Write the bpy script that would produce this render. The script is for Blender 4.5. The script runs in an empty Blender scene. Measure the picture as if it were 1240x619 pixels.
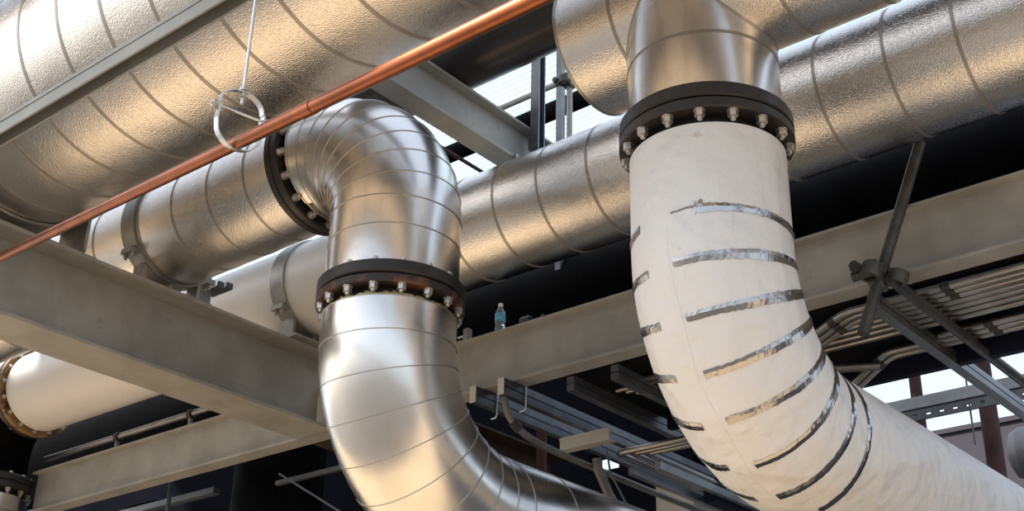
import bpy, bmesh, math, random
from mathutils import Vector, Matrix
random.seed(7)
C = bpy.context.scene
COL = C.collection
U = 0.4            # one unit below = radius of the insulated pipes (0.4 m)
EYE = 1.6          # camera height above the ground; all z below are measured from the camera
PI = math.pi
def V(x, y, z): return Vector((x*U, y*U, z*U + EYE))

# ------------------------------------------------------------------ materials
def mat(name, base=(.5,.5,.5), metal=0., rough=.5, grain=0., gscale=120., wave=0., wscale=6., var=0., vscale=3.,
        base2=None, spots=None, spot_amt=.62, spot_scale=8., rvar=0., spec=.5, trans=0., coat=0.):
    m = bpy.data.materials.new(name); m.use_nodes = True
    nt = m.node_tree; N = nt.nodes; L = nt.links
    b = N['Principled BSDF']
    b.inputs['Base Color'].default_value = (*base, 1)
    b.inputs['Metallic'].default_value = metal
    b.inputs['Roughness'].default_value = rough
    b.inputs['Specular IOR Level'].default_value = spec
    if trans: b.inputs['Transmission Weight'].default_value = trans
    if coat: b.inputs['Coat Weight'].default_value = coat
    tc = N.new('ShaderNodeTexCoord')
    col = None
    def noise(scale, detail=3., rough_=.55):
        n = N.new('ShaderNodeTexNoise'); n.inputs['Scale'].default_value = scale
        n.inputs['Detail'].default_value = detail; n.inputs['Roughness'].default_value = rough_
        L.new(tc.outputs['Object'], n.inputs['Vector']); return n
    if base2 is not None or var:
        n = noise(vscale, 5.)
        r = N.new('ShaderNodeValToRGB')
        b2 = base2 if base2 is not None else tuple(max(0, c*(1-var)) for c in base)
        r.color_ramp.elements[0].position = .36; r.color_ramp.elements[0].color = (*b2, 1)
        r.color_ramp.elements[1].position = .62; r.color_ramp.elements[1].color = (*base, 1)
        L.new(n.outputs['Fac'], r.inputs['Fac']); col = r.outputs['Color']
    if spots is not None:
        n = noise(spot_scale, 6., .65)
        r = N.new('ShaderNodeValToRGB')
        r.color_ramp.elements[0].position = spot_amt; r.color_ramp.elements[0].color = (0,0,0,1)
        r.color_ramp.elements[1].position = min(1., spot_amt+.1); r.color_ramp.elements[1].color = (1,1,1,1)
        L.new(n.outputs['Fac'], r.inputs['Fac'])
        mx = N.new('ShaderNodeMix'); mx.data_type = 'RGBA'
        L.new(r.outputs['Color'], mx.inputs[0])
        if col is not None: L.new(col, mx.inputs[6])
        else: mx.inputs[6].default_value = (*base, 1)
        mx.inputs[7].default_value = (*spots, 1)
        col = mx.outputs[2]
    if col is not None: L.new(col, b.inputs['Base Color'])
    if rvar:
        n = noise(vscale*2.3, 4.)
        mr = N.new('ShaderNodeMapRange'); mr.inputs[3].default_value = max(.03, rough-rvar); mr.inputs[4].default_value = rough+rvar
        L.new(n.outputs['Fac'], mr.inputs[0]); L.new(mr.outputs[0], b.inputs['Roughness'])
    prev = None
    for amt, sc, det in ((wave, wscale, 2.), (grain, gscale, 2.)):
        if amt:
            n = noise(sc, det)
            bp = N.new('ShaderNodeBump'); bp.inputs['Strength'].default_value = 1.
            bp.inputs['Distance'].default_value = amt
            L.new(n.outputs['Fac'], bp.inputs['Height'])
            if prev is not None: L.new(prev, bp.inputs['Normal'])
            prev = bp.outputs['Normal']
    if prev is not None: L.new(prev, b.inputs['Normal'])
    return m

M = {}
M['foil'] = mat('stucco_foil', (.80,.76,.71), 1., .13, grain=.0031, gscale=110., wave=.008, wscale=2.2, rvar=.05)
M['foil_smooth'] = mat('smooth_foil', (.80,.77,.73), 1., .25, wave=.003, wscale=2.6, rvar=.06)
M['band'] = mat('grey_tape', (.40,.37,.33), .7, .42, grain=.0006, gscale=60.)
M['seam'] = mat('jacket_seam', (.46,.44,.41), 1., .38)
M['white'] = mat('white_wrap', (.80,.78,.755), 0., .46, grain=.012, gscale=11., wave=.06, wscale=3.2, spots=(.60,.48,.34), spot_amt=.655, spot_scale=7.)
M['white_pipe'] = mat('white_jacket', (.82,.785,.74), 0., .38, wave=.004, wscale=2., var=.04)
M['foil_tape'] = mat('foil_tape', (.45,.44,.43), 1., .2, grain=.0012, gscale=40., wave=.003, wscale=14.)
M['steel'] = mat('galvanised_beam', (.40,.385,.345), .15, .55, grain=.0006, gscale=60., base2=(.31,.295,.26), vscale=2.6, spots=(.22,.19,.15), spot_amt=.66, spot_scale=3.)
M['steel_edge'] = mat('galvanised_flange', (.42,.395,.34), .15, .55, base2=(.35,.325,.275), vscale=4.)
M['light_steel'] = mat('pale_channel', (.40,.405,.37), .1, .5, base2=(.33,.33,.30), vscale=3.)
M['black'] = mat('black_pipe_paint', (.006,.006,.007), 0., .6, spec=.02, grain=.001, gscale=30., var=.4)
M['flange'] = mat('black_flange', (.022,.019,.018), 0., .42, spots=(.05,.026,.016), spot_amt=.58, spot_scale=9., grain=.002, gscale=50.)
M['rust_flange'] = mat('rusty_flange', (.028,.02,.017), .1, .45, spots=(.16,.06,.025), spot_amt=.53, spot_scale=6., grain=.002, gscale=50.)
M['ochre'] = mat('rust_ochre_flange', (.30,.17,.06), .1, .6, spots=(.07,.035,.02), spot_amt=.5, spot_scale=7., grain=.002, gscale=40.)
M['foam'] = mat('yellow_foam', (.62,.50,.22), 0., .85, grain=.012, gscale=28., spots=(.75,.68,.45), spot_amt=.55, spot_scale=14.)
M['zinc'] = mat('zinc_nut', (.62,.58,.52), .85, .35, spots=(.30,.20,.11), spot_amt=.60, spot_scale=26.)
M['copper'] = mat('copper', (.40,.125,.05), 1., .34, base2=(.28,.085,.036), vscale=4., grain=.0004, gscale=60., rvar=.06)
M['rod'] = mat('galvanised_rod', (.68,.70,.70), .9, .3)
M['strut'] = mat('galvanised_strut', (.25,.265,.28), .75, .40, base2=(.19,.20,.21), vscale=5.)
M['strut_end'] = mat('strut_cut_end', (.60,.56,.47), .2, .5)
M['dark_strut'] = mat('dark_strut', (.115,.125,.135), .6, .42, base2=(.08,.085,.095), vscale=5.)  # darkened strut copy: shade under the girder painted in; also dark fittings
M['conduit'] = mat('conduit', (.36,.335,.30), .9, .30, base2=(.26,.24,.215), vscale=3.)
M['dark_conduit'] = mat('dull_conduit', (.20,.19,.175), .5, .5, base2=(.14,.13,.12), vscale=5.)
M['coupling'] = mat('conduit_coupling', (.05,.047,.045), .5, .45)
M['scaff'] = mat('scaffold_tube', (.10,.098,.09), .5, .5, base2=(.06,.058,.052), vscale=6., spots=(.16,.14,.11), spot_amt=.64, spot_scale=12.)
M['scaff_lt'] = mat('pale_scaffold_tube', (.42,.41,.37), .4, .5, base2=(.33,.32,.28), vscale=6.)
M['clampm'] = mat('clamp_steel', (.36,.35,.32), .6, .42, base2=(.27,.26,.235), vscale=8., spots=(.20,.14,.09), spot_amt=.66, spot_scale=10.)
M['rust_pipe'] = mat('red_brown_pipe', (.085,.042,.036), 0., .7, grain=.004, gscale=24., base2=(.05,.03,.028), vscale=8., spec=.15)
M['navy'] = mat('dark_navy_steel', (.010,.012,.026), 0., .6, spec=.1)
M['shade_deck_under'] = mat('shade_deck_underside', (.26,.255,.25), 0., .8)
M['deck'] = mat('backing_black', (.012,.012,.014), 0., .8, spec=.05)
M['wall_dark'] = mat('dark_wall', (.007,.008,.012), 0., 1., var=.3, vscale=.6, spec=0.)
M['shaded_brown_steel'] = mat('shade_browned_steel', (.055,.04,.032), 0., .7, base2=(.035,.027,.023), vscale=3., spec=.1)  # beam steel browned down, shade behind the girder put into its colour
M['wall_grey'] = mat('grey_wall', (.06,.056,.07), 0., .9, base2=(.05,.047,.058), vscale=.4, spec=.1)
M['tank'] = mat('grey_tank', (.13,.125,.13), .2, .5)
M['black_gloss'] = mat('glossy_black_paint', (.012,.011,.010), 0., .3, grain=.001, gscale=30., base2=(.02,.016,.013), vscale=3.)
M['ground'] = mat('tan_ground', (.55,.425,.29), 0., .9, base2=(.44,.34,.23), vscale=.5)
M['asphalt'] = mat('asphalt', (.105,.10,.095), 0., .85, base2=(.075,.072,.07), vscale=.7)
M['beige'] = mat('beige_steel_box', (.50,.47,.41), .1, .5, var=.12)
M['bottle'] = mat('clear_plastic', (.85,.92,.95), 0., .08, trans=.85)
M['bottle_label'] = mat('blue_label', (.12,.40,.62), 0., .4, spots=(.65,.8,.9), spot_amt=.6, spot_scale=30.)
M['cap'] = mat('white_cap', (.85,.85,.83), 0., .4)

# translucent roof sheet
def sheet_mat():
    m = bpy.data.materials.new('translucent_sheet'); m.use_nodes = True
    nt = m.node_tree; N = nt.nodes; L = nt.links
    out = N['Material Output']; N.remove(N['Principled BSDF'])
    t = N.new('ShaderNodeBsdfTranslucent'); t.inputs['Color'].default_value = (.80,.90,.96,1)
    d = N.new('ShaderNodeBsdfDiffuse'); d.inputs['Color'].default_value = (.78,.88,.94,1)
    mx = N.new('ShaderNodeMixShader'); mx.inputs[0].default_value = .25
    L.new(t.outputs[0], mx.inputs[1]); L.new(d.outputs[0], mx.inputs[2]); L.new(mx.outputs[0], out.inputs['Surface'])
    return m
M['sheet'] = sheet_mat()

# ------------------------------------------------------------------ mesh helpers
class MB:
    def __init__(s): s.v=[]; s.f=[]; s.sm=[]
    def add(s, vs, fs, smooth=False):
        o=len(s.v); s.v += [Vector(p) for p in vs]
        for f in fs: s.f.append([i+o for i in f]); s.sm.append(smooth)
    def box(s, a, b):          # two corners, unit coordinates
        x0,y0,z0=[min(a[i],b[i]) for i in range(3)]; x1,y1,z1=[max(a[i],b[i]) for i in range(3)]
        vs=[V(x,y,z) for z in (z0,z1) for (x,y) in ((x0,y0),(x1,y0),(x1,y1),(x0,y1))]
        s.add(vs,[[3,2,1,0],[4,5,6,7],[0,1,5,4],[1,2,6,5],[2,3,7,6],[3,0,4,7]])
    def prism(s, prof, axis, a, b):   # profile (list of 2-D points) extruded along axis 'x' or 'y' or 'z'
        n=len(prof)
        def P(p,t):
            if axis=='x': return V(t,p[0],p[1])
            if axis=='y': return V(p[0],t,p[1])
            return V(p[0],p[1],t)
        vs=[P(p,a) for p in prof]+[P(p,b) for p in prof]
        fs=[[i,(i+1)%n,n+(i+1)%n,n+i] for i in range(n)]
        fs.append(list(range(n))[::-1]); fs.append([n+i for i in range(n)])
        s.add(vs,fs)
    def bar(s, a, b, w, h, up=(0,0,1)):   # rectangular bar between two points
        a=Vector(a); b=Vector(b); d=(b-a).normalized(); u=Vector(up)
        if abs(d.dot(u))>.98: u=Vector((1,0,0))
        sd=d.cross(u).normalized(); u=sd.cross(d).normalized()
        vs=[]
        for p in (a,b):
            for (i,j) in ((-1,-1),(1,-1),(1,1),(-1,1)):
                q=p+sd*(i*w/2)+u*(j*h/2); vs.append(V(*q))
        s.add(vs,[[3,2,1,0],[4,5,6,7],[0,1,5,4],[1,2,6,5],[2,3,7,6],[3,0,4,7]])
    def tube(s, pts, r, n=24, caps=True, split=False, wob=0., rs=None):   # mitred sweep along a polyline
        pts=[Vector(p) for p in pts]; k=len(pts)
        dirs=[(pts[i+1]-pts[i]).normalized() for i in range(k-1)]
        u=Vector((0,0,1)) if abs(dirs[0].z)<.9 else Vector((1,0,0))
        sd=dirs[0].cross(u).normalized(); u=sd.cross(dirs[0]).normalized()
        rings=[]
        def proj(frame, p, nrm, d, rr):
            out=[]
            for i in range(n):
                a=2*PI*i/n; o=(frame[0]*math.cos(a)+frame[1]*math.sin(a))*rr
                t=-(o.dot(nrm))/(d.dot(nrm)); out.append(p+o+d*t)
            return out
        segs=[]
        for i in range(k-1):
            d=dirs[i]
            if i>0:
                q=dirs[i-1].rotation_difference(d); sd=q@sd; u=q@u
            n0=d if i==0 else (dirs[i-1]+d).normalized()
            n1=d if i==k-2 else (d+dirs[i+1]).normalized()
            r0=r if rs is None else rs[i]; r1=r if rs is None else rs[i+1]
            segs.append((proj((sd,u),pts[i],n0,d,r0),proj((sd,u),pts[i+1],n1,d,r1)))
        def W(l): return [V(*p) for p in l]
        if split:
            for a,b in segs:
                s.add(W(a)+W(b),[[i,(i+1)%n,n+(i+1)%n,n+i] for i in range(n)],True)
        else:
            vs=W(segs[0][0]); 
            for a,b in segs: vs+=W(b)
            fs=[]
            for j in range(len(segs)):
                for i in range(n): fs.append([j*n+i,j*n+(i+1)%n,(j+1)*n+(i+1)%n,(j+1)*n+i])
            s.add(vs,fs,True)
        if caps:
            s.add(W(segs[0][0]),[list(range(n))[::-1]]); s.add(W(segs[-1][1]),[list(range(n))])
    def lathe(s, c, axis, prof, n=48, a0=0., a1=2*PI):   # prof: (radius, offset along axis); c centre
        c=Vector(c); ax=Vector(axis).normalized(); t=Vector((0,0,1)) if abs(ax.z)<.9 else Vector((1,0,0))
        e1=ax.cross(t).normalized(); e2=ax.cross(e1)
        full=abs(a1-a0-2*PI)<1e-6; cnt=n if full else n+1
        for j in range(len(prof)-1):
            vs=[]
            for (r,o) in (prof[j],prof[j+1]):
                for i in range(cnt):
                    a=a0+(a1-a0)*i/n; vs.append(V(*(c+ax*o+(e1*math.cos(a)+e2*math.sin(a))*r)))
            fs=[]
            for i in range(n):
                i2=(i+1)%cnt; fs.append([i,i2,cnt+i2,cnt+i])
            s.add(vs,fs,True)
    def build(s, name, m, parent=None):
        org=parent_world(parent) if parent else None
        if org is None:
            xs=[p for p in s.v]; lo=Vector((min(p.x for p in xs),min(p.y for p in xs),min(p.z for p in xs)))
            hi=Vector((max(p.x for p in xs),max(p.y for p in xs),max(p.z for p in xs)))
            org=Vector(((lo.x+hi.x)/2,(lo.y+hi.y)/2,lo.z))
        me=bpy.data.meshes.new(name); me.from_pydata([p-org for p in s.v],[],s.f); 
        me.polygons.foreach_set('use_smooth', s.sm)
        me.materials.append(m)
        bm=bmesh.new(); bm.from_mesh(me); bmesh.ops.remove_doubles(bm, verts=bm.verts, dist=1e-7) if False else None
        bmesh.ops.recalc_face_normals(bm, faces=bm.faces); bm.to_mesh(me); bm.free(); me.update()
        o=bpy.data.objects.new(name, me); COL.objects.link(o)
        if parent: o.parent=parent
        else: o.location=org
        return o
def parent_world(p):
    v=Vector((0,0,0))
    while p is not None: v=v+p.location; p=p.parent
    return v
def tag(o, label, cat, group=None):
    o['label']=label; o['category']=cat
    if group: o['group']=group
    return o
def thing(name, label, cat, loc, group=None):
    o=bpy.data.objects.new(name, None); COL.objects.link(o); o.location=V(*loc); o.empty_display_size=.1
    return tag(o,label,cat,group)
def structure(o, label=None):
    o['kind']='structure'
    if label: o['label']=label
    return o
def clone(src, delta, parent=None, name=None):     # copy of one object moved by delta (units)
    o=src.copy(); COL.objects.link(o)
    if parent is not None: o.parent=parent
    o.location=src.location+Vector(delta)*U
    return o

def xband(parent, x, y, z, R, w=.065, name='tape_band', m='band', t=.006):
    b=MB(); b.lathe((x,y,z),(1,0,0),[(R-.003,-w/2),(R+t,-w/2),(R+t,w/2),(R-.003,w/2)],80); return b.build(name,M[m],parent)
def zband(parent, x, y, z, R, w=.03, name='tape_band', m='band', t=.006):
    b=MB(); b.lathe((x,y,z),(0,0,1),[(R-.003,-w/2),(R+t,-w/2),(R+t,w/2),(R-.003,w/2)],80); return b.build(name,M[m],parent)

# ------------------------------------------------------------------ setting
g=MB(); g.box((-260,16.0,-4.6),(240,260,-4.02)); structure(g.build('ground_far',M['asphalt']),'dark ground strip added beyond the pipe rack')  # unseen ground, made dark here to keep pipe and girder undersides dark
g=MB(); g.box((-260,5.5,-4.6),(240,16.0,-4.0)); structure(g.build('ground',M['ground']),'tan gravel strip added under the pipe rack for warm bounce')  # unseen tan strip, laid to bounce warm light up onto the pipes
g=MB(); g.box((-260,-220,-4.6),(240,5.5,-4.02)); structure(g.build('ground_asphalt',M['asphalt']),'dark asphalt strip added in front of the pipe rack')  # unseen ground, made dark here to grey the middle of the pipe reflections

# far grey wall behind everything, its top seen at the right
b=MB(); b.box((-60,45,-4),(14,46.2,15.32)); b.box((-60,44.9,15.32),(14,46.3,15.5))
structure(b.build('wall_back',M['wall_grey']),'grey building wall far behind the white elbow')
# dark building behind the rack on the left, with two daylight slits
def holed_wall(b, x0, x1, z0, z1, y0, y1, holes):
    xs=sorted({x0,x1,*[h[0] for h in holes],*[h[1] for h in holes]})
    for xa,xb in zip(xs,xs[1:]):
        cut=sorted([(h[2],h[3]) for h in holes if h[0]<=xa and h[1]>=xb]); z=z0
        for (ca,cb) in cut: b.box((xa,y0,z),(xb,y1,ca)); z=cb
        b.box((xa,y0,z),(xb,y1,z1))
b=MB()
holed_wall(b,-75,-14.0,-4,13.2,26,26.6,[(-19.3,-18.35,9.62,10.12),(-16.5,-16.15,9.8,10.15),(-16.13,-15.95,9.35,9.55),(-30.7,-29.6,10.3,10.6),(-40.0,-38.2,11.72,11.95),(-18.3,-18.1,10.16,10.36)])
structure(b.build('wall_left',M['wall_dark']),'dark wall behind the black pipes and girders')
# added deck out of view to shade the pipes; its hatch makes one sun patch
b=MB()
for (xa,xb,ya,yb) in ((-64,-57.1,-21.5,6),(-57.1,-55.5,-21.5,-8.9),(-57.1,-55.5,-7.4,6),(-55.5,30,-21.5,6)): b.box((xa,ya,40),(xb,yb,40.5))
for xx in range(-54,30,7): b.box((xx,-21.5,39),(xx+.6,6,40))
structure(b.build('shade_deck',M['shade_deck_under']),'added steel deck out of view, shading the pipes and ground')

# ------------------------------------------------------------------ steel frame
def ibeam_x(name,label,x0,x1,y0,y1,z0,z1,tf=.05,tw=.035,cat='girder'):
    ym=(y0+y1)/2
    t=thing(name,label,cat,((x0+x1)/2,ym,z0))
    w=MB(); w.box((x0,ym-tw/2,z0+tf),(x1,ym+tw/2,z1-tf)); w.build('web',M['steel'],t)
    f=MB(); f.box((x0,y0,z0),(x1,y1,z0+tf)); f.build('flange',M['steel'],t)
    f=MB(); f.box((x0,y0,z1-tf),(x1,y1,z1)); f.build('flange',M['steel'],t)
    return t
def ibeam_y(name,label,y0,y1,x0,x1,z0,z1,tf=.06,tw=.04,cat='beam',m='steel'):
    xm=(x0+x1)/2
    t=thing(name,label,cat,(xm,(y0+y1)/2,z0))
    w=MB(); w.box((xm-tw/2,y0,z0+tf),(xm+tw/2,y1,z1-tf)); w.build('web',M[m],t)
    f=MB(); f.box((x0,y0,z0),(x1,y1,z0+tf)); f.build('flange',M[m],t)
    f=MB(); f.box((x0,y0,z1-tf),(x1,y1,z1)); f.build('flange',M[m],t)
    return t
girder=ibeam_x('steel_girder','long grey steel girder carrying the water bottle, running behind both pipe elbows',-29.56,8,16.44,16.81,8.06,9.13)
ibeam_y('steel_beam','heavy grey steel beam under the clamped pipes, crossing the lower left of the picture',3.5,16.42,-19.53,-18.50,8.06,9.61)
ibeam_y('steel_beam','short beam length in a shade-dark tone, continuing behind the girder, above the strut channels',16.84,24,-19.53,-18.50,8.06,9.40,m='shaded_brown_steel')
ibeam_y('steel_beam','pale upper steel beam passing over the pipes behind the copper pipe',11.3,17.1,-13.86,-13.40,12.17,13.03,.05,.035)
# light channel in front of the large pipe
t=thing('steel_channel','pale grey steel channel in front of the large foil pipe, top left corner','channel',(-20,7.45,9.60))
b=MB(); b.box((-38,7.40,9.60),(-3,7.43,9.86)); b.build('near_flange',M['light_steel'],t)
b=MB(); b.box((-38,7.43,9.82),(-3,7.60,9.86)); b.build('web',M['steel'],t)
b=MB(); b.box((-38,7.60,9.60),(-3,7.63,9.86)); b.build('far_flange',M['light_steel'],t)
b=MB(); b.box((-38,7.385,9.80),(-3,7.40,9.865)); b.build('lip',M['light_steel'],t)

# ------------------------------------------------------------------ large foil pipe (upper left)
Yt,Zt,Rt=9.2,11.75,1.9
t=thing('insulated_pipe','very large foil-clad pipe with grey tape bands, behind the copper pipe at upper left','pipe',(-16,Yt,Zt-Rt))
b=MB(); b.tube([(-36,Yt,Zt),(-28,Yt,Zt),(-20,Yt,Zt),(-12,Yt,Zt),(-4,Yt,Zt),(2,Yt,Zt)],Rt,128); b.build('foil_jacket',M['foil'],t)
for k in range(-7,10): xband(t,-15.02+k*1.01,Yt,Zt,Rt,.062)
# its cradle on the beam
t=thing('pipe_saddle','grey steel saddle under the large foil pipe, on the left beam','saddle',(-19.0,Yt,9.61))
b=MB(); b.lathe((-19.0,Yt,Zt),(1,0,0),[(Rt+.01,-.42),(Rt+.06,-.42),(Rt+.06,.42),(Rt+.01,.42),(Rt+.01,-.42)],40,PI/2-.85,PI/2+.85); b.build('cradle',M['clampm'],t)
b=MB(); b.box((-19.45,7.9,9.61),(-18.55,10.75,9.65)); b.build('base_plate',M['clampm'],t)
for yy in (8.1,10.5):
    b=MB(); h=Zt-math.sqrt((Rt+.05)**2-(yy-Yt)**2)
    b.prism([(-19.36,9.65),(-18.62,9.65),(-18.56,9.72),(-18.56,h+.02),(-19.42,h+.02),(-19.42,9.72)],'y',yy-.03,yy+.03); b.build('gusset',M['clampm'],t)

# ------------------------------------------------------------------ first clamped pipe, its elbows, flanges
Y1,Z1=12.5,10.93
XL,YL=-13.0,12.5
t=thing('insulated_pipe','foil-clad pipe clamped on the left beam, bolted to the left elbow','pipe',(-22,Y1,Z1-1))
b=MB(); b.tube([(-40,Y1,Z1),(-34,Y1,Z1),(-28,Y1,Z1),(-22,Y1,Z1),(-15.12,Y1,Z1)],1.0,112); b.build('foil_jacket',M['foil'],t)
for x in (-15.78,-16.75,-17.74,-18.72,-20.13,-21.1,-22.1,-23.1,-24.1): xband(t,x,Y1,Z1,1.0,.045)

# stud with hex nut, axis pointing along d from point p
def stud_mesh(p, d, nut=.12, h=.09, stud=.065, L=.135):
    b=MB(); p=Vector(p); d=Vector(d)
    u=Vector((0,0,1)) if abs(d.z)<.9 else Vector((1,0,0)); s1=d.cross(u).normalized(); s2=d.cross(s1)
    def ring(r,o,n,ph=0): return [V(*(p+d*o+(s1*math.cos(2*PI*i/n+ph)+s2*math.sin(2*PI*i/n+ph))*r)) for i in range(n)]
    for (r,o0,o1,n) in ((nut*.62,0,.012,16),(nut*.56,.012,h,6),(stud*.5,h,L,12)):
        a,c=ring(r,o0,n),ring(r,o1,n)
        b.add(a+c,[[i,(i+1)%n,n+(i+1)%n,n+i] for i in range(n)]+[list(range(n))[::-1],[n+i for i in range(n)]])
    return b
def flange_joint(label, c, d, R, rings, rb, rin, mats, ph=0., nside=1, both=True, nutm='zinc'):
    """rings: list of (o0,o1) along d from c; nuts on the +d end (and small ones on the other)"""
    c=Vector(c); d=Vector(d); ringobs=[]
    t=thing('pipe_flange_joint',label,'flange',tuple(c))
    for (o0,o1),mm in zip(rings,mats):
        b=MB(); e=.018
        b.lathe(c,d,[(rin,o0),(R-e,o0),(R,o0+e),(R,o1-e),(R-e,o1),(rin,o1),(rin,o0)],96); ringo=b.build('flange_ring',M[mm],t); ringobs.append(ringo)
    g0=rings[0][1]; g1=rings[1][0]
    b=MB(); b.lathe(c,d,[(rin,g0),(R-.05,g0),(R-.05,g1),(rin,g1)],96); b.build('gasket',M['coupling'],t)
    u=Vector((0,0,1)) if abs(d.z)<.9 else Vector((1,0,0)); s1=d.cross(u).normalized(); s2=d.cross(s1)
    first=None
    for side in ((1,-1) if both else (1,)):
        off=rings[-1][1] if side>0 else rings[0][0]
        first=None
        for k in range(16):
            a=2*PI*k/16+ph; r=(s1*math.cos(a)+s2*math.sin(a))*rb
            if first is None:
                p0=c+d*off+r; own=ringobs[-1] if side>0 else ringobs[0]; first=(stud_mesh(p0,d) if side>0 else stud_mesh(p0,-d,.09,.05,.05,.07)).build('stud_nut',M[nutm],own); f0=r
            else: clone(first,r-f0,own)
    # bare neck of the pipe inside the joint
    b=MB(); b.tube([tuple(c+d*rings[0][0]),tuple(c+d*(rings[-1][1]+.09))],rin+.005,64); b.build('pipe_neck',M['flange'],t)
    return t
flange_joint('black bolted flange pair standing upright, where the clamped pipe meets the left elbow',(-15.1,Y1,Z1),(1,0,0),1.13,[(.0,.13),(.15,.30)],1.03,.88,['flange','flange'],ph=.166)
b=MB(); b.lathe((-15.1,Y1,Z1),(1,0,0),[(.9,.38),(.985,.38),(.985,.47),(.9,.47)],64); tag(b.build('foam_insulation',M['foam']),'yellow foam ring showing beside the upright flange, under the copper pipe','insulation')

# upper left elbow: lobster-back gores
Rb1=1.66; REL=1.02
zE=Z1-Rb1
xS=XL-Rb1
def gores_up():
    pts=[(xS+.02,YL,Z1)]
    n=9; seam=[]
    # intersection points of tangents at gore boundaries: boundary angles
    angs=[90-k*90/n for k in range(n+1)]      # a measured from riser (0) to run (90)
    def P(a): a=math.radians(a); return Vector((XL-Rb1+Rb1*math.cos(a),YL,zE+Rb1*math.sin(a)))
    return [P(a) for a in angs], angs
P9,A9=gores_up()
t=thing('pipe_elbow','upper left foil-clad elbow of overlapping gores, turning down from the clamped pipe','elbow',(XL,YL,8.14))
b=MB(); b.tube([(-14.70,YL,Z1)]+[tuple(p) for p in P9[0:]]+[(XL,YL,8.80),(XL,YL,8.16)],REL,128,split=False); b.build('foil_jacket',M['foil_smooth'],t)
def gore_seam(parent, c, nrm, R, w=.022, m='seam', tt=.011, name='gore_seam'):
    b=MB(); b.lathe(c,nrm,[(R-.003,-w/2),(R+tt,-w*.3),(R+tt,w*.3),(R-.003,w/2)],96); return b.build(name,M[m],parent)
for p,a in zip(P9,A9):
    r=math.radians(a); gore_seam(t,p,(-math.sin(r),0,math.cos(r)),REL)
gore_seam(t,(XL,YL,8.79),(0,0,1),REL)
flange_joint('black bolted flange pair on the left riser, yellow foam under its lower nuts',(XL,YL,8.15),(0,0,-1),1.13,[(0,.20),(.225,.36)],1.045,.86,['flange','rust_flange'],ph=.239)
# ragged foam under it
b=MB(); 
prof=[]
n=96; vs=[]; 
random.seed(3)
top=[];mid=[];bot=[]
for i in range(n):
    a=2*PI*i/n; r=.97+random.uniform(-.02,.03); rr=.93+random.uniform(-.02,.03)
    top.append(V(XL+math.cos(a)*rr,YL+math.sin(a)*rr,7.70+random.uniform(-.025,.035)))
    mid.append(V(XL+math.cos(a)*r,YL+math.sin(a)*r,7.665+random.uniform(-.02,.02)))
    bot.append(V(XL+math.cos(a)*1.0,YL+math.sin(a)*1.0,7.60))
inn=[V(XL+math.cos(2*PI*i/n)*.87,YL+math.sin(2*PI*i/n)*.87,7.69) for i in range(n)]
R4=[inn,top,mid,bot]
b.add(sum(R4,[]),[[j*n+i,j*n+(i+1)%n,(j+1)*n+(i+1)%n,(j+1)*n+i] for j in range(3) for i in range(n)],True)
tag(b.build('foam_insulation',M['foam']),'ragged yellow foam ring on top of the lower left elbow','insulation')

# lower left elbow and its run away from the camera
zb,Rb2=5.08,2.2
t=thing('pipe_elbow','lower left foil-clad elbow, bright silver, sweeping away below the rust-edged flange','elbow',(XL,YL,zb-1))
A8=[0,3.5]+[3.5+11.35*k for k in range(1,8)]+[90]
def PL(a): a=math.radians(a); return Vector((XL,YL+Rb2*(1-math.cos(a)),zb+Rb2-Rb2*math.sin(a)))
fine=[0]+[3.5+11.35*k/2 for k in range(0,15)]+[88,90]
path=[(XL,YL,7.62),(XL,YL,7.45)]+[tuple(PL(a)) for a in fine]+[(XL,YL+Rb2+s,zb) for s in (1.0,3,6,10,14.5)]
b=MB(); b.tube(path,REL,128); b.build('foil_jacket',M['foil_smooth'],t)
for a in [3.5,15,26.5,38,49.3,60,71,82]:
    r=math.radians(a); gore_seam(t,PL(a),(0,math.sin(r),-math.cos(r)),REL)
for s in (.12,1.2): gore_seam(t,(XL,YL+Rb2+s,zb),(0,1,0),REL,.03,'band',.008)
gore_seam(t,(XL,YL,7.62),(0,0,1),REL-.005)

# ------------------------------------------------------------------ pipe clamps
def pipe_clamp(label, x0, x1, y, z, R):
    xm=(x0+x1)/2; w=x1-x0
    t=thing('pipe_clamp',label,'clamp',(xm,y,9.61))
    b=MB(); b.lathe((xm,y,z),(1,0,0),[(R+.005,-w/2),(R+.05,-w/2),(R+.05,w/2),(R+.005,w/2),(R+.005,-w/2)],96); b.build('strap',M['clampm'],t)
    b=MB(); b.box((xm-.42,y-.75,9.61),(xm+.42,y+.75,9.66)); b.build('base_plate',M['clampm'],t)
    for yy in (y-.6,y,y+.6):
        h=z-math.sqrt(max(.01,(R+.03)**2-(yy-y)**2))
        b=MB(); b.box((xm-w/2+.02,yy-.035,9.66),(xm+w/2-.02,yy+.035,h)); b.build('gusset',M['clampm'],t)
    # ears with bolts at the sides, below the centre line
    for sgn in (-1,1):
        a=math.radians(-38); cy=y+sgn*math.cos(a)*(R+.10); cz=z+math.sin(a)*(R+.10)
        b=MB(); b.box((xm-w/2+.03,cy-.09,cz-.05),(xm+w/2-.03,cy+.09,cz+.05)); ear=b.build('ear',M['clampm'],t)
        for dx in (-.08,.08):
            stud_mesh((xm+dx,cy+sgn*.02,cz-.05),(0,0,-1),.09,.06,.05,.10).build('bolt',M['zinc'],ear)
pipe_clamp('grey steel clamp around the foil-clad pipe on the left beam','x' and -19.17,-18.80,Y1,Z1,1.0)
Yr,Zr=15.85,10.92
pipe_clamp('grey steel clamp around the white pipe, behind the left riser',-18.92,-18.53,Yr,Zr,1.0)
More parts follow.
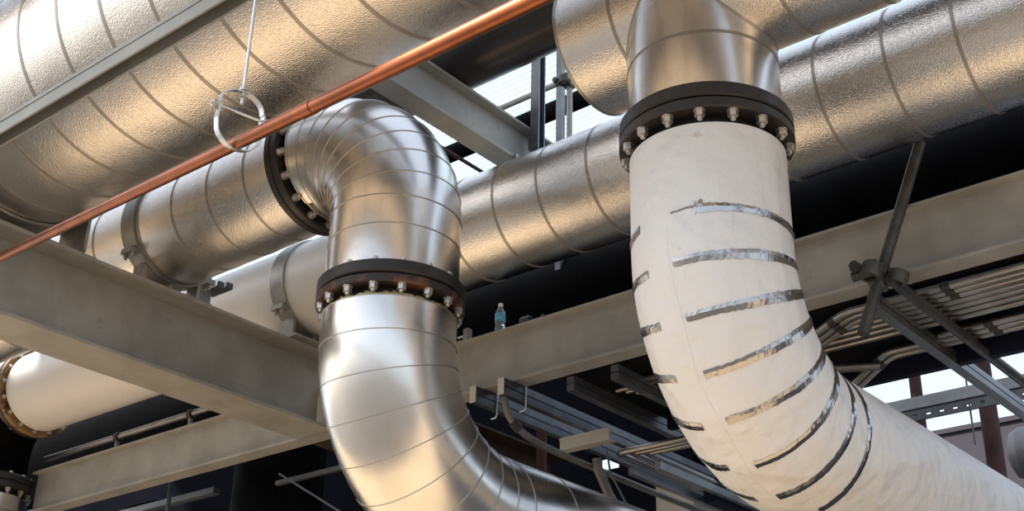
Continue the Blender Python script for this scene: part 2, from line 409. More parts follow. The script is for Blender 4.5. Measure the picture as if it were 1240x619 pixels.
# angle bracket between the two clamps
t=thing('support_bracket','small dark channel bracket under the foil-clad pipe, beside its clamp','bracket',(-19.2,13.6,9.61))
b=MB(); b.box((-19.32,13.42,9.61),(-19.20,13.66,10.28)); b.build('post',M['clampm'],t)
for k in (0,.2):
    b=MB(); b.prism([(-19.55,10.28+k*.25),(-18.95,10.28+k*.25),(-18.95,10.40+k*.25),(-18.99,10.40+k*.25),(-18.99,10.31+k*.25),(-19.55,10.31+k*.25)],'y',13.62+k,13.76+k); b.build('channel_arm',M['dark_strut'],t)

# ------------------------------------------------------------------ long pipe behind the risers: white at left, foil at right
t=thing('insulated_pipe','white-wrapped pipe clamped on the left beam, ending at an ochre flange at far left','pipe',(-22,Yr,Zr-1))
b=MB(); b.tube([(-28.75,Yr,Zr),(-24,Yr,Zr),(-20,Yr,Zr),(-15.0,Yr,Zr)],1.0,112); b.build('white_jacket',M['white_pipe'],t)
t=thing('insulated_pipe','long foil-clad pipe passing behind both risers towards the upper right','pipe',(-5,Yr,Zr-1))
b=MB(); b.tube([(-14.95,Yr,Zr),(-11,Yr,Zr),(-6,Yr,Zr),(0,Yr,Zr),(7,Yr,Zr)],1.0,112); b.build('foil_jacket',M['foil'],t)
for x in (-14.12,-13.1,-12.12,-11.06,-10.0,-8.98,-7.95,-6.9,-5.82,-4.79,-3.75,-2.7): xband(t,x,Yr,Zr,1.0,.05)
flange_joint('ochre rusty flange on the left end of the white-wrapped pipe',(-28.8,Yr,Zr),(-1,0,0),1.13,[(0.02,.16),(.18,.33)],1.03,.88,['ochre','rust_flange'])
# black elbow going down at the far left end, its lower flange and foil pipe
t=thing('pipe_elbow','bare black elbow turning down at the far left end of the white-wrapped pipe','elbow',(-30.6,Yr,8.6))
path=[(-29.15,Yr,Zr)]+[(-29.2-1.35*math.sin(math.radians(a)),Yr,Zr-1.35+1.35*math.cos(math.radians(a))) for a in range(0,91,10)]+[(-30.55,Yr,8.95)]
b=MB(); b.tube(path,.86,64); b.build('elbow_body',M['black'],t)
flange_joint('black bolted flange at the lower left corner, above a foil-clad drop pipe',(-30.55,Yr,8.95),(0,0,-1),1.12,[(0,.17),(.19,.36)],1.02,.86,['flange','flange'])
t=thing('insulated_pipe','foil-clad drop pipe at the lower left corner, under the black flange','pipe',(-30.55,Yr,-4))
b=MB(); b.tube([(-30.55,Yr,8.45),(-30.55,Yr,-4)],1.0,80); b.build('foil_jacket',M['foil_smooth'],t)
for z in (8.05,7.2,6.4): zband(t,-30.55,Yr,z,1.0,.05)

# ------------------------------------------------------------------ right: tee pipe, white riser and elbow
XW,YW=-7.41,12.57
t=thing('pipe_tee','foil-clad pipe tee at top centre, its branch dropping to the white elbow','pipe',(XW,YW,8.95))
b=MB(); b.tube([(-9.17,YW,10.95),(-7,YW,10.95),(-4,YW,10.95),(5,YW,10.95)],1.0,112); b.build('foil_jacket',M['foil'],t)
b=MB(); b.tube([(XW,YW,10.9),(XW,YW,8.95)],1.0,112,caps=False); b.build('branch_jacket',M['foil_smooth'],t)
xband(t,-8.25,YW,10.95,1.0,.05); xband(t,-5.95,YW,10.95,1.0,.05); xband(t,-4.9,YW,10.95,1.0,.05); xband(t,-9.16,YW,10.95,1.0,.03,'end_rim','seam',.012)
zband(t,XW,YW,9.78,1.0,.045)
zband(t,XW,YW,8.965,1.0,.03,'end_rim','seam',.01)
# mitre seam where branch meets run
b=MB(); sv=[]
for i in range(97):
    a=2*PI*i/96; cx=math.cos(a); sy=math.sin(a)
    z=10.95-math.sqrt(max(0,1-sy*sy)); sv.append((XW+cx*1.0,YW+sy*1.0,z+.0))
seg=[]
for i in range(96):
    p,q=Vector(sv[i]),Vector(sv[i+1]); c=Vector((XW,YW,0))
    def sh(v,k,dz): o=Vector((v.x-XW,v.y-YW,0))*k; return V(v.x+o.x,v.y+o.y,v.z+dz)
    b.add([sh(p,-.002,-.025),sh(p,.012,-.02),sh(p,.012,.02),sh(p,-.002,.025),sh(q,-.002,-.025),sh(q,.012,-.02),sh(q,.012,.02),sh(q,-.002,.025)],[[0,1,5,4],[1,2,6,5],[2,3,7,6]],True)
b.build('mitre_seam',M['seam'],t)
flange_joint('large black bolted flange pair on the right riser, above the white elbow',(XW,YW,8.95),(0,0,-1),1.128,[(0,.20),(.22,.37)],1.04,.86,['flange','flange'],ph=-.0785,both=False)

zw,RbW=5.2,1.9
t=thing('pipe_elbow','large white-wrapped elbow with silver foil tape strips, right of centre','elbow',(XW,YW,zw-1))
def PW(a): a=math.radians(a); return Vector((XW,YW+RbW*(1-math.cos(a)),zw+RbW-RbW*math.sin(a)))
path=[(XW,YW,8.43),(XW,YW,7.8)]+[tuple(PW(a)) for a in range(0,91,3)]+[(XW,YW+RbW+s,zw) for s in (.6,2,5,9,15)]
b=MB(); b.tube(path,1.0,128); b.build('white_jacket',M['white'],t)
random.seed(11)
def tape(a, s, ph0, ph1, w=.128, R=1.0):
    """foil strip lying across the elbow: a = bend angle, s = extra straight length (negative: up the riser); 0 deg = +x side, 90 = outer side"""
    b=MB(); n=max(8,int(abs(ph1-ph0)/2.2)); rows=[]
    def frame(al):
        if al<0: return Vector((XW,YW,zw+RbW-al)),Vector((0,-1,0))
        if al>PI/2*RbW: return Vector((XW,YW+RbW+(al-PI/2*RbW),zw)),Vector((0,0,-1))
        t_=al/RbW; return PW(math.degrees(t_)),Vector((0,-math.cos(t_),-math.sin(t_)))
    al=math.radians(a)*RbW+s
    sk=random.uniform(-.015,.02)
    for i in range(n+1):
        f=i/n; ph=math.radians(ph0+(ph1-ph0)*f)
        ww=w*(.82+.3*random.random()*.5+.12*math.sin(f*7+a)); c=al+sk*math.sin(f*5)+random.uniform(-.004,.004)
        ring=[]
        for off,rr in ((-ww/2,R-.004),(-ww/2,R+.007),(-ww*.1,R+.012+random.uniform(0,.006)),(ww/2,R+.007),(ww/2,R-.004)):
            # arc length grows with distance from the bend centre; keep the strip's width even
            cc,e2=frame(c); k=1.0
            if 0<=c<=PI/2*RbW: k=RbW/(RbW+math.sin(ph)*1.0) if RbW+math.sin(ph)>.3 else 1
            cc,e2=frame(c+off*k); ring.append(V(*(cc+(Vector((1,0,0))*math.cos(ph)+e2*math.sin(ph))*rr)))
        rows+=ring
    m_=5
    b.add(rows,[[i*m_+j,i*m_+j+1,(i+1)*m_+j+1,(i+1)*m_+j] for i in range(n) for j in range(m_-1)],False)
    b.build('foil_strip',M['foil_tape'],t)
for (a,s,p0,p1,q0,q1) in ((0,-.15,-60,66,118,200),(10,0,-60,88,111,190),(23,0,-55,86,109,190),(36,0,-55,86,110,185),(49,0,-50,85,105,180),(62,0,-50,84,105,175),(75.5,0,-50,87,105,170),(88,0,-60,74,150,170)):
    tape(a,s,p0,p1); 
    if q1-q0>25: tape(a,s,q0,q1)
tape(0,-.17,66,87,.03); tape(0,-.17,64,70,.19)
def wrap_seam(a0,a1,ph,w=.02):
    b=MB(); vs=[]; k=int((a1-a0)/2.5)+2
    for i in range(k):
        a=a0+(a1-a0)*i/(k-1)
        if a<0: c,e2=Vector((XW,YW,zw+RbW-math.radians(a)*RbW)),Vector((0,-1,0))
        else: c,e2=PW(a),Vector((0,-math.cos(math.radians(a)),-math.sin(math.radians(a))))
        for dp,rr in ((-w,1.0-.003),(-w*.8,1.003),(w*.8,1.003),(w,1.0-.003)):
            p=math.radians(ph)+dp+.02*math.sin(i*.5); vs.append(V(*(c+(Vector((1,0,0))*math.cos(p)+e2*math.sin(p))*rr)))
    b.add(vs,[[i*4+j,i*4+j+1,(i+1)*4+j+1,(i+1)*4+j] for i in range(k-1) for j in range(3)],True)
    b.build('wrap_seam',M['white'],t)
wrap_seam(-3,22,44,.007); wrap_seam(0,78,90,.008)

# ------------------------------------------------------------------ copper pipe and hanger
ca=Vector((-4.736,5.695,5.618)); cb=Vector((-16.72,8.152,8.111)); dirc=(cb-ca).normalized()
t=thing('copper_pipe','long copper pipe slanting across the upper left, held in a ring hanger','pipe',tuple((ca+cb)/2))
p0=ca-dirc*3; p1=cb+dirc*.9; m1=ca+(cb-ca)*.42; 
sag=Vector((0,0,-.03))
b=MB(); b.tube([tuple(p0),tuple(ca),tuple(m1),tuple(cb),tuple(p1)],.068,32); b.build('tube',M['copper'],t)
j=ca+dirc*((Vector((-7.79,6.36,6.30))-ca).dot(dirc))
b=MB(); b.tube([tuple(j-dirc*.10),tuple(j+dirc*.10)],.074,32); b.build('coupling_sleeve',M['copper'],t)
# hanger: rod, yoke, strap, cross bolt
hc=ca+dirc*((Vector((-9.22,6.61,6.55))-ca).dot(dirc))
sd=dirc.cross(Vector((0,0,1))).normalized(); up=Vector((0,0,1))
hg=thing('clevis_hanger','galvanised clevis ring hanger on a threaded rod, holding the copper pipe','hanger',tuple(hc-up*.09))
def H(s,u,f=0.): return hc+sd*s+up*u+dirc*f
def strap(name,pts,w,th,m,parent):
    b=MB(); k=len(pts); vs=[]
    for i,(s_,u_) in enumerate(pts):
        a=Vector(pts[max(0,i-1)]); c=Vector(pts[min(k-1,i+1)]); d=(c-a).normalized(); nn=Vector((-d.y,d.x))
        for (o,f) in ((-th/2,-w/2),(th/2,-w/2),(th/2,w/2),(-th/2,w/2)):
            vs.append(V(*H(s_+nn.x*o,u_+nn.y*o,f)))
    fs=[[i*4+j,i*4+(j+1)%4,(i+1)*4+(j+1)%4,(i+1)*4+j] for i in range(k-1) for j in range(4)]+[[0,1,2,3],[4*k-4,4*k-3,4*k-2,4*k-1]]
    b.add(vs,fs,False); return b.build(name,m,parent)
W2=.235
low=[(-W2,.36),(-W2-.01,.2)]+[(-W2*math.cos(a),.13-.20*math.sin(a)) for a in [PI*i/16 for i in range(17)]]+[(W2+.01,.2),(W2,.36)]
strap('lower_strap',low,.085,.014,M['rod'],hg)
yoke=[(W2+.02,.30),(W2+.015,.40)]+[((W2+.0)*math.cos(a),.42+.18*math.sin(a)) for a in [PI*i/14 for i in range(15)]]+[(-W2-.015,.40),(-W2-.02,.30)]
strap('yoke',yoke,.085,.014,M['rod'],hg)
b=MB(); b.tube([tuple(H(-W2-.07,.35)),tuple(H(W2+.07,.35))],.014,12); xb_=b.build('cross_bolt',M['rod'],hg)
for s_ in (-1,1):
    stud_mesh(tuple(H(s_*(W2+.03),.35)),tuple(sd*s_),.075,.045,.03,.06).build('nut',M['zinc'],xb_)
b=MB(); b.tube([tuple(H(0,.46)),(hc.x,hc.y,40)],.016,14); rd_=b.build('threaded_rod',M['rod'],hg)
stud_mesh(tuple(H(0,.61)),(0,0,1),.075,.05,.034,.06).build('nut',M['zinc'],rd_)
stud_mesh(tuple(H(0,.59)),(0,0,-1),.075,.05,.034,.06).build('nut',M['zinc'],rd_)

# ------------------------------------------------------------------ black pipes
t=thing('black_pipe','bare black pipe resting on the pale upper beam behind the copper pipe','pipe',(-14,14.35,13.1))
b=MB(); b.tube([(-30,14.35,13.75),(-15,14.35,13.75),(-2,14.35,13.75)],.69,64); b.build('pipe_body',M['black_gloss'],t)
t=thing('black_pipe','large black pipe along the back of the long girder, behind the bottle','pipe',(-20,19.5,9.8))
b=MB(); b.tube([(-44,19.5,10.85),(-20,19.5,10.85),(8,19.5,10.85)],1.06,72); b.build('pipe_body',M['black'],t)
b=MB(); b.tube([(-23.45,19.3,10.2),(-23.45,19.3,-4)],1.06,64); b.build('drop_leg',M['black'],t)
b=MB(); b.tube([(-44,24.8,20.15),(0,24.8,20.15)],.27,32); tag(b.build('black_pipe',M['black']),'black pipe seen through the top opening against the ribbed sheet','pipe')
b=MB(); b.tube([(-23.1,20,19.75),(-23.1,31,19.75)],.06,20); tag(b.build('red_pipe',M['rust_pipe']),'thin red-brown pipe crossing the bright gap right of the upper elbow','pipe')

# ------------------------------------------------------------------ things in the top opening
b=MB(); prof=[]; n=64; y0,y1=22.0,34.0
k=0
pr=[]
while y0+k*.22<y1:
    y=y0+k*.22; pr+=[(y,21.0),(y+.02,21.03),(y+.05,21.03),(y+.07,21.0)]; k+=1
prof=pr+[(p[0],p[1]+.02) for p in pr[::-1]]
b.prism(prof,'x',-42,-6); tag(b.build('roof_sheet',M['sheet']),'pale ribbed translucent roof sheet seen through the top opening','roof sheet')
t=thing('strut_post','galvanised strut post against the end of the pale upper beam','post',(-13.27,16.28,11.95))
b=MB(); b.prism([(-13.37,16.20),(-13.17,16.20),(-13.17,16.23),(-13.34,16.23),(-13.34,16.37),(-13.17,16.37),(-13.17,16.40),(-13.37,16.40)],'z',11.95,16.0); b.build('channel',M['strut'],t)
b=MB(); b.box((-13.39,16.17,12.5),(-13.15,16.20,12.8)); b.build('clip_plate',M['strut'],t)
b=MB(); b.box((-14.56,18.5,11.0),(-14.42,18.64,18.0)); tag(b.build('strut_post',M['strut']),'thin bluish strut post behind the scaffold coupler in the top opening','post')
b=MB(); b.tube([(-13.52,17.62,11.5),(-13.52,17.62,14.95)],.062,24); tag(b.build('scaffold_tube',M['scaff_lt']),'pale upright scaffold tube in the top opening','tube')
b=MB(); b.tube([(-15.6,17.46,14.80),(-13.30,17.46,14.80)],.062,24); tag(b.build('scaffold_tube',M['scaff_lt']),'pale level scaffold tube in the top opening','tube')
def coupler(label, p, d1, d2, m='scaff', s=1.):
    p=Vector(p); d1=Vector(d1).normalized(); d2=Vector(d2).normalized(); nn=d1.cross(d2).normalized()
    t=thing('scaffold_coupler',label,'coupler',tuple(p))
    for d,o in ((d1,-.075*s),(d2,.075*s)):
        c=p+nn*o
        b=MB(); b.lathe(c,d,[(.062*s,-.07*s),(.098*s,-.07*s),(.104*s,-.04*s),(.104*s,.04*s),(.098*s,.07*s),(.062*s,.07*s)],24); b.build('band',M[m],t)
        sdv=d.cross(nn).normalized()
        e=c+sdv*.12*s
        b=MB(); b.bar(tuple(e-d*.05*s),tuple(e+d*.05*s),.10*s,.07*s,tuple(nn)); lug=b.build('lug',M[m],t)
        bb=MB(); bb.tube([tuple(e-nn*.10*s),tuple(e+nn*.10*s)],.016*s,10); bb.build('bolt',M['scaff_lt'],lug)
        stud_mesh(tuple(e-nn*.08*s),tuple(-nn),.09*s,.05*s,.03,.06*s).build('nut',M[m],lug)
    b=MB(); b.tube([tuple(p-nn*.03*s),tuple(p+nn*.03*s)],.06*s,16); b.build('pivot',M[m],t)
    return t
coupler('rusty scaffold coupler joining the two pale tubes in the top opening',(-13.52,17.54,14.80),(0,0,1),(1,0,0),'scaff',1.2)
b=MB(); b.tube([(-13.62,16.6,13.03),(-13.62,16.6,13.5)],.05,16); b.bar((-13.62,16.6,13.5),(-13.35,16.6,13.5),.08,.05); tag(b.build('pipe_stub',M['dark_strut']),'short dark stub standing on the end of the pale upper beam','pipe')

# ------------------------------------------------------------------ scaffold on the right
va=Vector((-6.95,15.74,6.99)); vb=Vector((-6.13,16.65,10.2)); vd=(vb-va).normalized()
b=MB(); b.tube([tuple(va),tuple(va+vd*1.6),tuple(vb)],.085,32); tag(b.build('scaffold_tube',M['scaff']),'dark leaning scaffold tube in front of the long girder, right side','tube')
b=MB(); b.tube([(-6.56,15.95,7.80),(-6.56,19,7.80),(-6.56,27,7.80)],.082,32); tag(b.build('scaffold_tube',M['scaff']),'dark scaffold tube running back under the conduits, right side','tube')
pc=va+vd*(.86/vd.z)
coupler('dark scaffold coupler on the leaning tube, in front of the girder',tuple(pc+Vector((-.02,-.08,.03))),tuple(vd),(1,0,.0),'scaff',1.55)
coupler('dark scaffold coupler where the back-running tube meets the girder',(-6.56,16.05,7.88),(0,1,0),(.4,.1,1),'scaff',1.3)
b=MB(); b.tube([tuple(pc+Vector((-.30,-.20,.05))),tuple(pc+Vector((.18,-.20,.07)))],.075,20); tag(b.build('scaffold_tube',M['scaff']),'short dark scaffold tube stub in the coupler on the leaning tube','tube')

# ------------------------------------------------------------------ strut channels
def strut_y(label, x, w, z0, z1, ya, yb, m='strut', ends=True, group=None, name='strut_channel'):
    t=thing(name,label,'strut',(x,(ya+yb)/2,z0),group)
    zm=(z0+z1)/2; g_=.012
    for (q0,q1) in ((z0,zm-g_),(zm+g_,z1)):
        b=MB(); x0,x1=x-w/2,x+w/2; th=.02
        b.prism([(x0,q0),(x1,q0),(x1,q1),(x0,q1)],'y',ya,yb); b.build('channel',M[m],t)
    b=MB(); b.box((x-w/2+.02,ya+.01,zm-g_),(x+w/2-.02,yb,zm+g_)); b.build('slot',M['coupling'],t)
    if ends:
        b=MB(); b.box((x-w/2-.005,ya-.012,z0-.005),(x+w/2+.005,ya,z1+.005)); b.build('end_plate',M['strut_end'],t)
    return t
strut_y('double strut channel with pale cut end under the girder, nearer the white elbow',-13.93,.13,7.75,8.05,16.2,26,'dark_strut')  # dark tone carries the shade under the girder
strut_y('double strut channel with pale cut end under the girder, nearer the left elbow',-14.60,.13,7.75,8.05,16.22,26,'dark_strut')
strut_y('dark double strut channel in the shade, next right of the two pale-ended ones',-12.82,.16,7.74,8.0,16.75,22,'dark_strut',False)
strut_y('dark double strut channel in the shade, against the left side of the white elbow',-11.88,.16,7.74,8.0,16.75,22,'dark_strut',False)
for x_,w_ in ((-13.35,'nearer the pale-ended struts'),(-12.75,'nearer the white elbow')):
    b=MB(); b.bar((x_,19.3,7.02),(x_,26,7.02),.12,.14); tag(b.build('strut_channel',M['strut']),'low galvanised strut under the bent tan conduits, '+w_,'strut','low struts under the bent conduits')
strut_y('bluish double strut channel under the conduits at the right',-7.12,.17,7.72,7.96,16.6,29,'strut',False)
def jhook(label,x,y):
    b=MB(); b.tube([(x,y,8.05),(x,y,7.66),(x-.015,y,7.62),(x-.05,y,7.60),(x-.13,y,7.60)],.014,10); tag(b.build('beam_hook',M['rod']),label,'hook')
jhook('thin J-hook hanging around the pale-ended strut nearer the white elbow',-13.84,16.78)
jhook('thin J-hook hanging around the pale-ended strut nearer the left elbow',-14.51,16.78)
t=thing('strut_channel','short beige strut piece lying crosswise under the strut channels','strut',(-14.0,18.8,7.4))
b=MB(); b.box((-14.55,18.68,7.48),(-13.40,18.72,7.68)); b.build('web',M['beige'],t)
b=MB(); b.box((-14.55,18.72,7.66),(-13.40,18.90,7.68)); b.build('flange',M['beige'],t)
b=MB(); b.box((-14.55,18.72,7.48),(-13.40,18.90,7.50)); b.build('flange',M['beige'],t)
b=MB(); b.box((-14.56,18.67,7.67),(-13.39,18.71,7.72)); b.build('lip',M['beige'],t)

# ------------------------------------------------------------------ conduits at the right
ordw=['first','second','third','fourth','fifth','sixth','seventh']
ysr=[17.05,17.23,17.41,17.60,17.79,18.0,18.22]
RC=.062
def coup(parent,x,y,z,r=RC):
    b=MB(); b.lathe((x,y,z),(1,0,0),[(r,-.07),(r+.012,-.07),(r+.012,.07),(r,.07)],16); b.build('coupling',M['coupling'],parent)
for i,y in enumerate(ysr):
    t=thing('conduit','bare metal conduit, '+ordw[i]+' from the girder in the upper bank under it','conduit',(-4,y,7.9),'upper bank of conduits')
    b=MB()
    if i<3:
        xb=-7.82
        b.tube([(8,y,7.99),(xb+.12,y,7.99),(xb-.02,y,7.965),(xb-.14,y,7.92),(xb-1.4,y,7.36)],RC,14)
        b.build('tube',M['conduit'],t)
        coup(t,-6.19,y,7.99)
        c=Vector((xb-.2,y,7.893)); d=Vector((-1.26,0,-.56)).normalized()
        bb=MB(); bb.tube([tuple(c-d*.06),tuple(c+d*.06)],RC+.012,16); bb.build('coupling',M['coupling'],t)
    else:
        b.tube([(8,y,7.99),(-12,y,7.99)],RC,14); b.build('tube',M['conduit'],t)
ysl=[18.68,18.88,19.08]
for i,y in enumerate(ysl):
    t=thing('conduit','bare metal conduit, '+('first','second','third')[i]+' from the girder in the lower bank above the navy beam','conduit',(-4,y,7.9),'lower bank of conduits')
    xb=-8.0
    b=MB()
    if i>0: b.tube([(8,y,7.97),(xb+.12,y,7.97),(xb-.02,y,7.945),(xb-.12,y,7.89),(xb-1.6,y,6.92)],RC,14)
    else: b.tube([(8,y,7.97),(-7.0,y,7.97)],RC,14)
    b.build('tube',M['conduit'],t); coup(t,-6.19,y,7.97); 
    if i>0:
        c=Vector((xb-.16,y,7.865)); d=Vector((-1.48,0,-.97)).normalized()
        bb=MB(); bb.tube([tuple(c-d*.06),tuple(c+d*.06)],RC+.012,16); bb.build('coupling',M['coupling'],t)
b=MB(); b.tube([(-9.6,18.0,7.72),(-8.05,18.75,7.72)],.075,18); tag(b.build('conduit',M['conduit']),'level grey conduit piece right beside the white elbow','conduit')
b=MB(); b.box((-13.2,17.0,8.12),(8,19.75,8.22)); structure(b.build('dark_backing',M['deck']),'dark backing plate added above the conduit banks');  # plate added so the gaps between the conduits read dark
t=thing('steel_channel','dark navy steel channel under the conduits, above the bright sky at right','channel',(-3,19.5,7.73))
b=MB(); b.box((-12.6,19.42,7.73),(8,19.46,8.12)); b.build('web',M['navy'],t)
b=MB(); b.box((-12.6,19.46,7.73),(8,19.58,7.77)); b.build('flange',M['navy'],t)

# conduits behind the left of the white elbow
ys=[18.86,19.02,19.18]
for i,y in enumerate(ys):
    x0=-13.35+i*.22
    b=MB(); b.tube([(-10.2,y,7.25),(x0+.15,y,7.25),(x0+.03,y+.05,7.25),(x0,y+.18,7.25),(x0,y+2.4,7.25)],.062,14)
    tag(b.build('conduit',M['conduit']),'bent tan conduit left of the white elbow, '+('nearest','middle','farthest')[i]+' of three','conduit','bent conduits left of the white elbow')
ys=[17.75,17.9,18.05,18.2]
for i,y in enumerate(ys):
    b=MB(); b.tube([(-12.55+.12*i,y,7.98),(-11.9,y,7.98)],.05,12); tag(b.build('conduit',M['conduit']),'short conduit end above the dark strut, '+('nearest','second','third','farthest')[i]+' of four','conduit','short conduit ends above the dark strut')
# flexible conduit drop
t=thing('conduit','tan conduit dropping from the pale-ended struts and sweeping back to the right','conduit',(-13.9,17,7.1))
b=MB(); b.tube([(-13.98,16.36,7.76),(-13.96,16.38,7.6),(-13.94,16.45,7.42),(-13.92,16.6,7.28),(-13.9,16.85,7.18),(-13.9,17.3,7.11),(-13.9,18.2,7.08),(-13.9,20.4,7.06),(-13.9,23,7.06)],.062,18); b.build('tube',M['dark_conduit'],t)
b=MB(); b.tube([(-13.93,16.52,7.335),(-13.91,16.68,7.235)],.085,16); b.build('coupling',M['coupling'],t)
b=MB(); b.tube([(-13.74,18.75,7.2),(-13.74,18.8,7.0),(-13.72,19.1,6.6),(-13.7,19.5,6.2)],.09,18); tag(b.build('conduit',M['dark_conduit']),'thick grey flexible conduit hanging under the beige strut piece','conduit')
b=MB(); b.tube([(-16.05,20,8.6),(-16.05,20,7.55)],.11,18); tag(b.build('rusty_pipe',M['rust_pipe']),'rusty upright pipe stub behind the hanging conduit','pipe')
b=MB(); b.tube([(-13.55,18.8,7.4),(-13.5,18.85,6.9),(-13.3,19.1,6.3)],.02,10); tag(b.build('cable',M['dark_strut']),'thin dark cable hanging beside the thick flexible conduit','cable')

# beige box and small pieces under the conduits
t=thing('equipment_box','beige steel box standing behind the foot of the white elbow, left side','box',(-15.4,24.4,-4))
b=MB(); b.box((-15.93,24,-4),(-14.95,25.6,8.25)); b.build('body',M['beige'],t)
b=MB(); b.box((-15.97,23.96,8.25),(-14.91,25.64,8.3)); b.build('top_plate',M['dark_strut'],t)
for i,(x,y,z) in enumerate(((-13.0,22.6,7.55),(-12.6,23.2,7.55))):
    b=MB(); b.bar((x-1.1,y,z),(x+1.0,y,z),.14,.14); tag(b.build('strut_channel',M['strut']),('nearer','farther')[i]+' galvanised cross strut beside the beige box, left of the white elbow','strut','cross struts beside the beige box')
for i,y in enumerate((20.6,20.85)):
    b=MB(); b.tube([(-16.3,y,6.9),(-14.9,y,6.9)],.055,12); tag(b.build('conduit',M['conduit']),('nearer','farther')[i]+' tan conduit stub left of the beige box','conduit','conduit stubs left of the beige box')
b=MB(); b.bar((-13.0,21.5,7.1),(-13.0,28,7.1),.3,.45); tag(b.build('steel_channel',M['navy']),'dark steel channel running back right of the beige box','channel')

# ------------------------------------------------------------------ lower left: conduit on the girder, black channels
t=thing('conduit','thin grey conduit lying on the girder in front of the black pipe, lower left','conduit',(-28,16.62,9.13))
b=MB(); b.tube([(-29.4,16.62,9.47),(-19.7,16.62,9.47)],.075,16); b.build('tube',M['conduit'],t)
for x in (-20.7,-26.3,-23.5):
    b=MB(); b.box((x-.03,16.58,9.13),(x+.03,16.66,9.40)); b.build('stand',M['clampm'],t)
    b=MB(); b.lathe((x,16.62,9.47),(1,0,0),[(.075,-.06),(.11,-.06),(.11,.06),(.075,.06)],16); b.build('strap',M['coupling'],t)
b=MB(); b.prism([(19.4,9.28),(19.55,9.28),(19.55,9.44),(19.52,9.44),(19.52,9.31),(19.4,9.31)],'x',-40,-25.2) if False else b.box((-42,18.6,9.05),(-24.9,18.75,9.2)); tag(b.build('steel_channel',M['dark_strut']),'dark channel under the girder at lower left, upper of two','channel')
b=MB(); b.box((-42,18.6,8.35),(-25.0,18.8,8.5)); tag(b.build('steel_channel',M['strut']),'silvery channel under the girder at lower left, lower of two','channel')
b=MB(); b.tube([(-25.3,17.6,8.6),(-25.3,17.6,5)],.05,12); tag(b.build('hanger_rod',M['dark_strut']),'dark rod hanging just left of the black drop pipe','rod')
b=MB(); b.bar((-22.3,18.3,8.05),(-19.9,18.3,8.05),.1,.1); tag(b.build('strut_channel',M['strut']),'thin silvery bar between the black drop pipe and the left elbow','strut')
b=MB(); b.tube([(-21.4,17.6,7.95),(-19.0,17.6,6.6)],.022,10); tag(b.build('brace_rod',M['dark_strut']),'thin dark sloping rod left of the lower left elbow','rod')

# ------------------------------------------------------------------ on the girder: bottle and clips
t=thing('water_bottle','small clear water bottle with blue label standing on the long girder','bottle',(-14.3,16.56,9.13))
bx,by,bz=-14.3,16.56,9.13
b=MB(); b.lathe((bx,by,bz),(0,0,1),[(0,0),(.085,0),(.095,.02),(.095,.12),(.088,.15),(.095,.18),(.095,.36),(.085,.42),(.05,.47),(.038,.49),(.038,.53),(0,.53)],32); b.build('bottle_body',M['bottle'],t)
b=MB(); b.lathe((bx,by,bz),(0,0,1),[(.097,.20),(.0985,.20),(.0985,.37),(.097,.37)],32); b.build('label',M['bottle_label'],t)
b=MB(); b.lathe((bx,by,bz),(0,0,1),[(0,.51),(.046,.51),(.046,.575),(0,.575)],20); b.build('cap',M['cap'],t)
t=thing('beam_clamp','small grey beam clamp on the long girder, left of the bottle','clamp',(-15.1,16.6,9.13))
b=MB(); b.box((-15.16,16.5,9.13),(-15.04,16.62,9.40)); b.build('jaw',M['clampm'],t)
b=MB(); b.box((-15.3,16.46,9.13),(-14.95,16.7,9.16)); b.build('foot',M['clampm'],t)
b=MB(); b.tube([(-15.32,16.54,9.27),(-15.16,16.54,9.27)],.022,10); b.build('bolt',M['rod'],t)
t=thing('cable_clip','dark bundle clip lying on the long girder, right of the bottle','clip',(-13.7,16.6,9.13))
b=MB(); b.box((-13.95,16.56,9.13),(-13.45,16.72,9.17)); b.build('base_plate',M['dark_strut'],t)
b=MB(); b.lathe((-13.75,16.64,9.25),(1,0,0),[(.05,-.1),(.085,-.1),(.085,.1),(.05,.1)],16); b.build('clip_loop',M['dark_strut'],t)
b=MB(); b.bar((-13.5,16.64,9.15),(-13.35,16.64,9.27),.05,.04); b.build('tab',M['dark_strut'],t)
t=thing('beam_clamp','small clamp on the side of the pale upper beam, beside the strut post','clamp',(-13.36,15.9,12.05))
b=MB(); b.box((-13.40,15.72,12.10),(-13.30,15.95,12.17)); b.build('jaw',M['clampm'],t)
b=MB(); b.tube([(-13.34,15.78,12.2),(-13.34,15.78,12.02)],.03,10); b.build('bolt',M['zinc'],t)

# ------------------------------------------------------------------ far right background
b=MB(); b.tube([(-12.0,30,14.5),(-12.0,30,-4)],.15,20); tag(b.build('red_brown_pipe',M['rust_pipe']),'upright red-brown pipe against the sky, nearer the white elbow','pipe')
b=MB(); b.tube([(-11.6,30,12.35),(-11.0,30,12.35)]+[(-10.9+.62*math.sin(math.radians(a)),30,11.73+.62*math.cos(math.radians(a))) for a in range(0,91,15)]+[(-10.28,30,-4)],.21,24); tag(b.build('red_brown_pipe',M['rust_pipe']),'red-brown pipe with an elbow at its top, against the sky at right','pipe')
b=MB(); b.box((-12.6,28,10.28),(-8.3,28.15,10.56)); tag(b.build('cross_bar',M['strut']),'grey crossbar against the sky, upper of two','bar')
b=MB(); 
x=-12.2
b.box((-12.3,28,10.14),(-8.3,28.06,10.23)); b.box((-12.3,28,9.99),(-8.3,28.06,10.08))
while x<-8.4:
    b.box((x,28,10.08),(x+.20,28.06,10.14)); x+=.32
tag(b.build('slotted_angle',M['dark_strut']),'dark slotted bar against the sky, lower of two','bar')
b=MB(); b.tube([(-10.03,28.1,11.2),(-10.03,28.1,9.2)],.022,10); tag(b.build('hanger_rod',M['dark_strut']),'thin rod crossing both bars against the sky at right','rod')
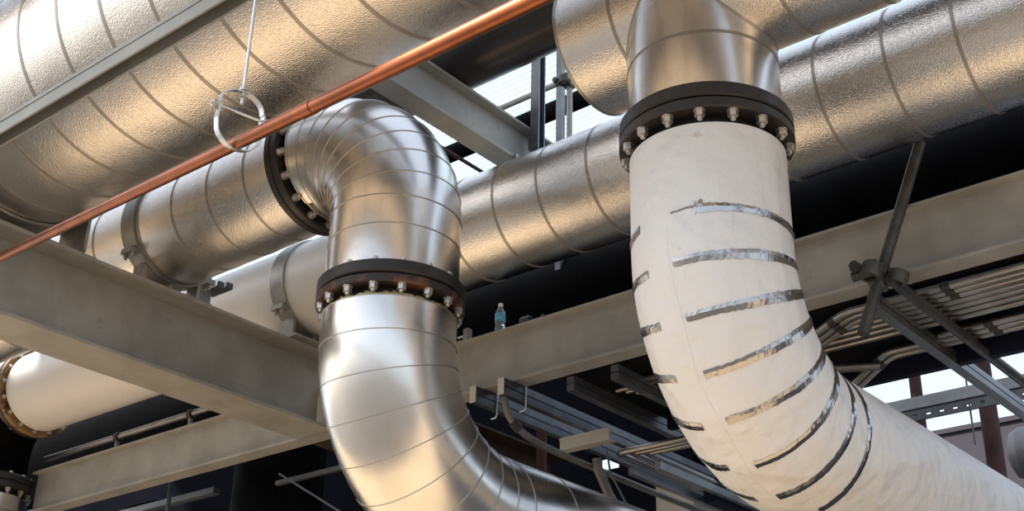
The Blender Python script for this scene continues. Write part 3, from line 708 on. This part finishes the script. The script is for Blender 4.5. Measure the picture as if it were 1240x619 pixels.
b=MB(); b.tube([(-12.72,28.1,10.9),(-12.72,28.1,9.8)],.06,10); tag(b.build('post',M['dark_strut']),'short dark post at the left end of the crossbars','post')
b=MB(); b.lathe((-13.2,40,12.5),(1,0,0),[(0,-.02),(.45,.02),(.72,.16),(.84,.42),(.84,6),(0,6)],40)
tag(b.build('tank',M['tank']),'grey round tank end at the right edge, before the grey wall','tank')

# ------------------------------------------------------------------ light
w=bpy.data.worlds.new('sky'); C.world=w; w.use_nodes=True
nt=w.node_tree; bg=nt.nodes['Background']
sky=nt.nodes.new('ShaderNodeTexSky'); sky.sky_type='NISHITA'; sky.sun_disc=False
sky.sun_elevation=math.radians(42); sky.sun_rotation=math.radians(230); sky.air_density=1.2; sky.dust_density=3.5; sky.ozone_density=1.2
mx=nt.nodes.new('ShaderNodeMix'); mx.data_type='RGBA'; mx.inputs[0].default_value=.45
mx.inputs[7].default_value=(7.6,8.4,9.6,1)
nt.links.new(sky.outputs[0],mx.inputs[6]); nt.links.new(mx.outputs[2],bg.inputs['Color'])
bg.inputs['Strength'].default_value=.165
sl=bpy.data.lights.new('sun','SUN'); sl.energy=8.0; sl.angle=math.radians(.5); sl.color=(1.,.92,.79)
so=bpy.data.objects.new('sun',sl); COL.objects.link(so)
sd_=Vector((-.60,-.50,.62)).normalized()       # direction towards the sun
so.rotation_euler=sd_.to_track_quat('Z','Y').to_euler(); so.location=(0,0,30)

# ------------------------------------------------------------------ camera
cam=bpy.data.cameras.new('camera'); co=bpy.data.objects.new('camera',cam); COL.objects.link(co)
cam.sensor_width=36; cam.lens=36*1564.558/1240; cam.clip_end=500
R=Vector((.76891,.63901,.02111)); UPv=Vector((.26652,-.35036,.89789)); F=Vector((-.58116,.68477,.43970))
mw=Matrix(((R.x,UPv.x,-F.x,0),(R.y,UPv.y,-F.y,0),(R.z,UPv.z,-F.z,EYE),(0,0,0,1)))
co.matrix_world=mw
C.camera=co
vs=C.view_settings; vs.view_transform='Standard'; vs.look='None'; vs.gamma=1; vs.use_curve_mapping=False; vs.exposure=0.38
C.cycles.max_bounces=10; C.cycles.glossy_bounces=6; C.cycles.diffuse_bounces=5; C.cycles.caustics_reflective=True
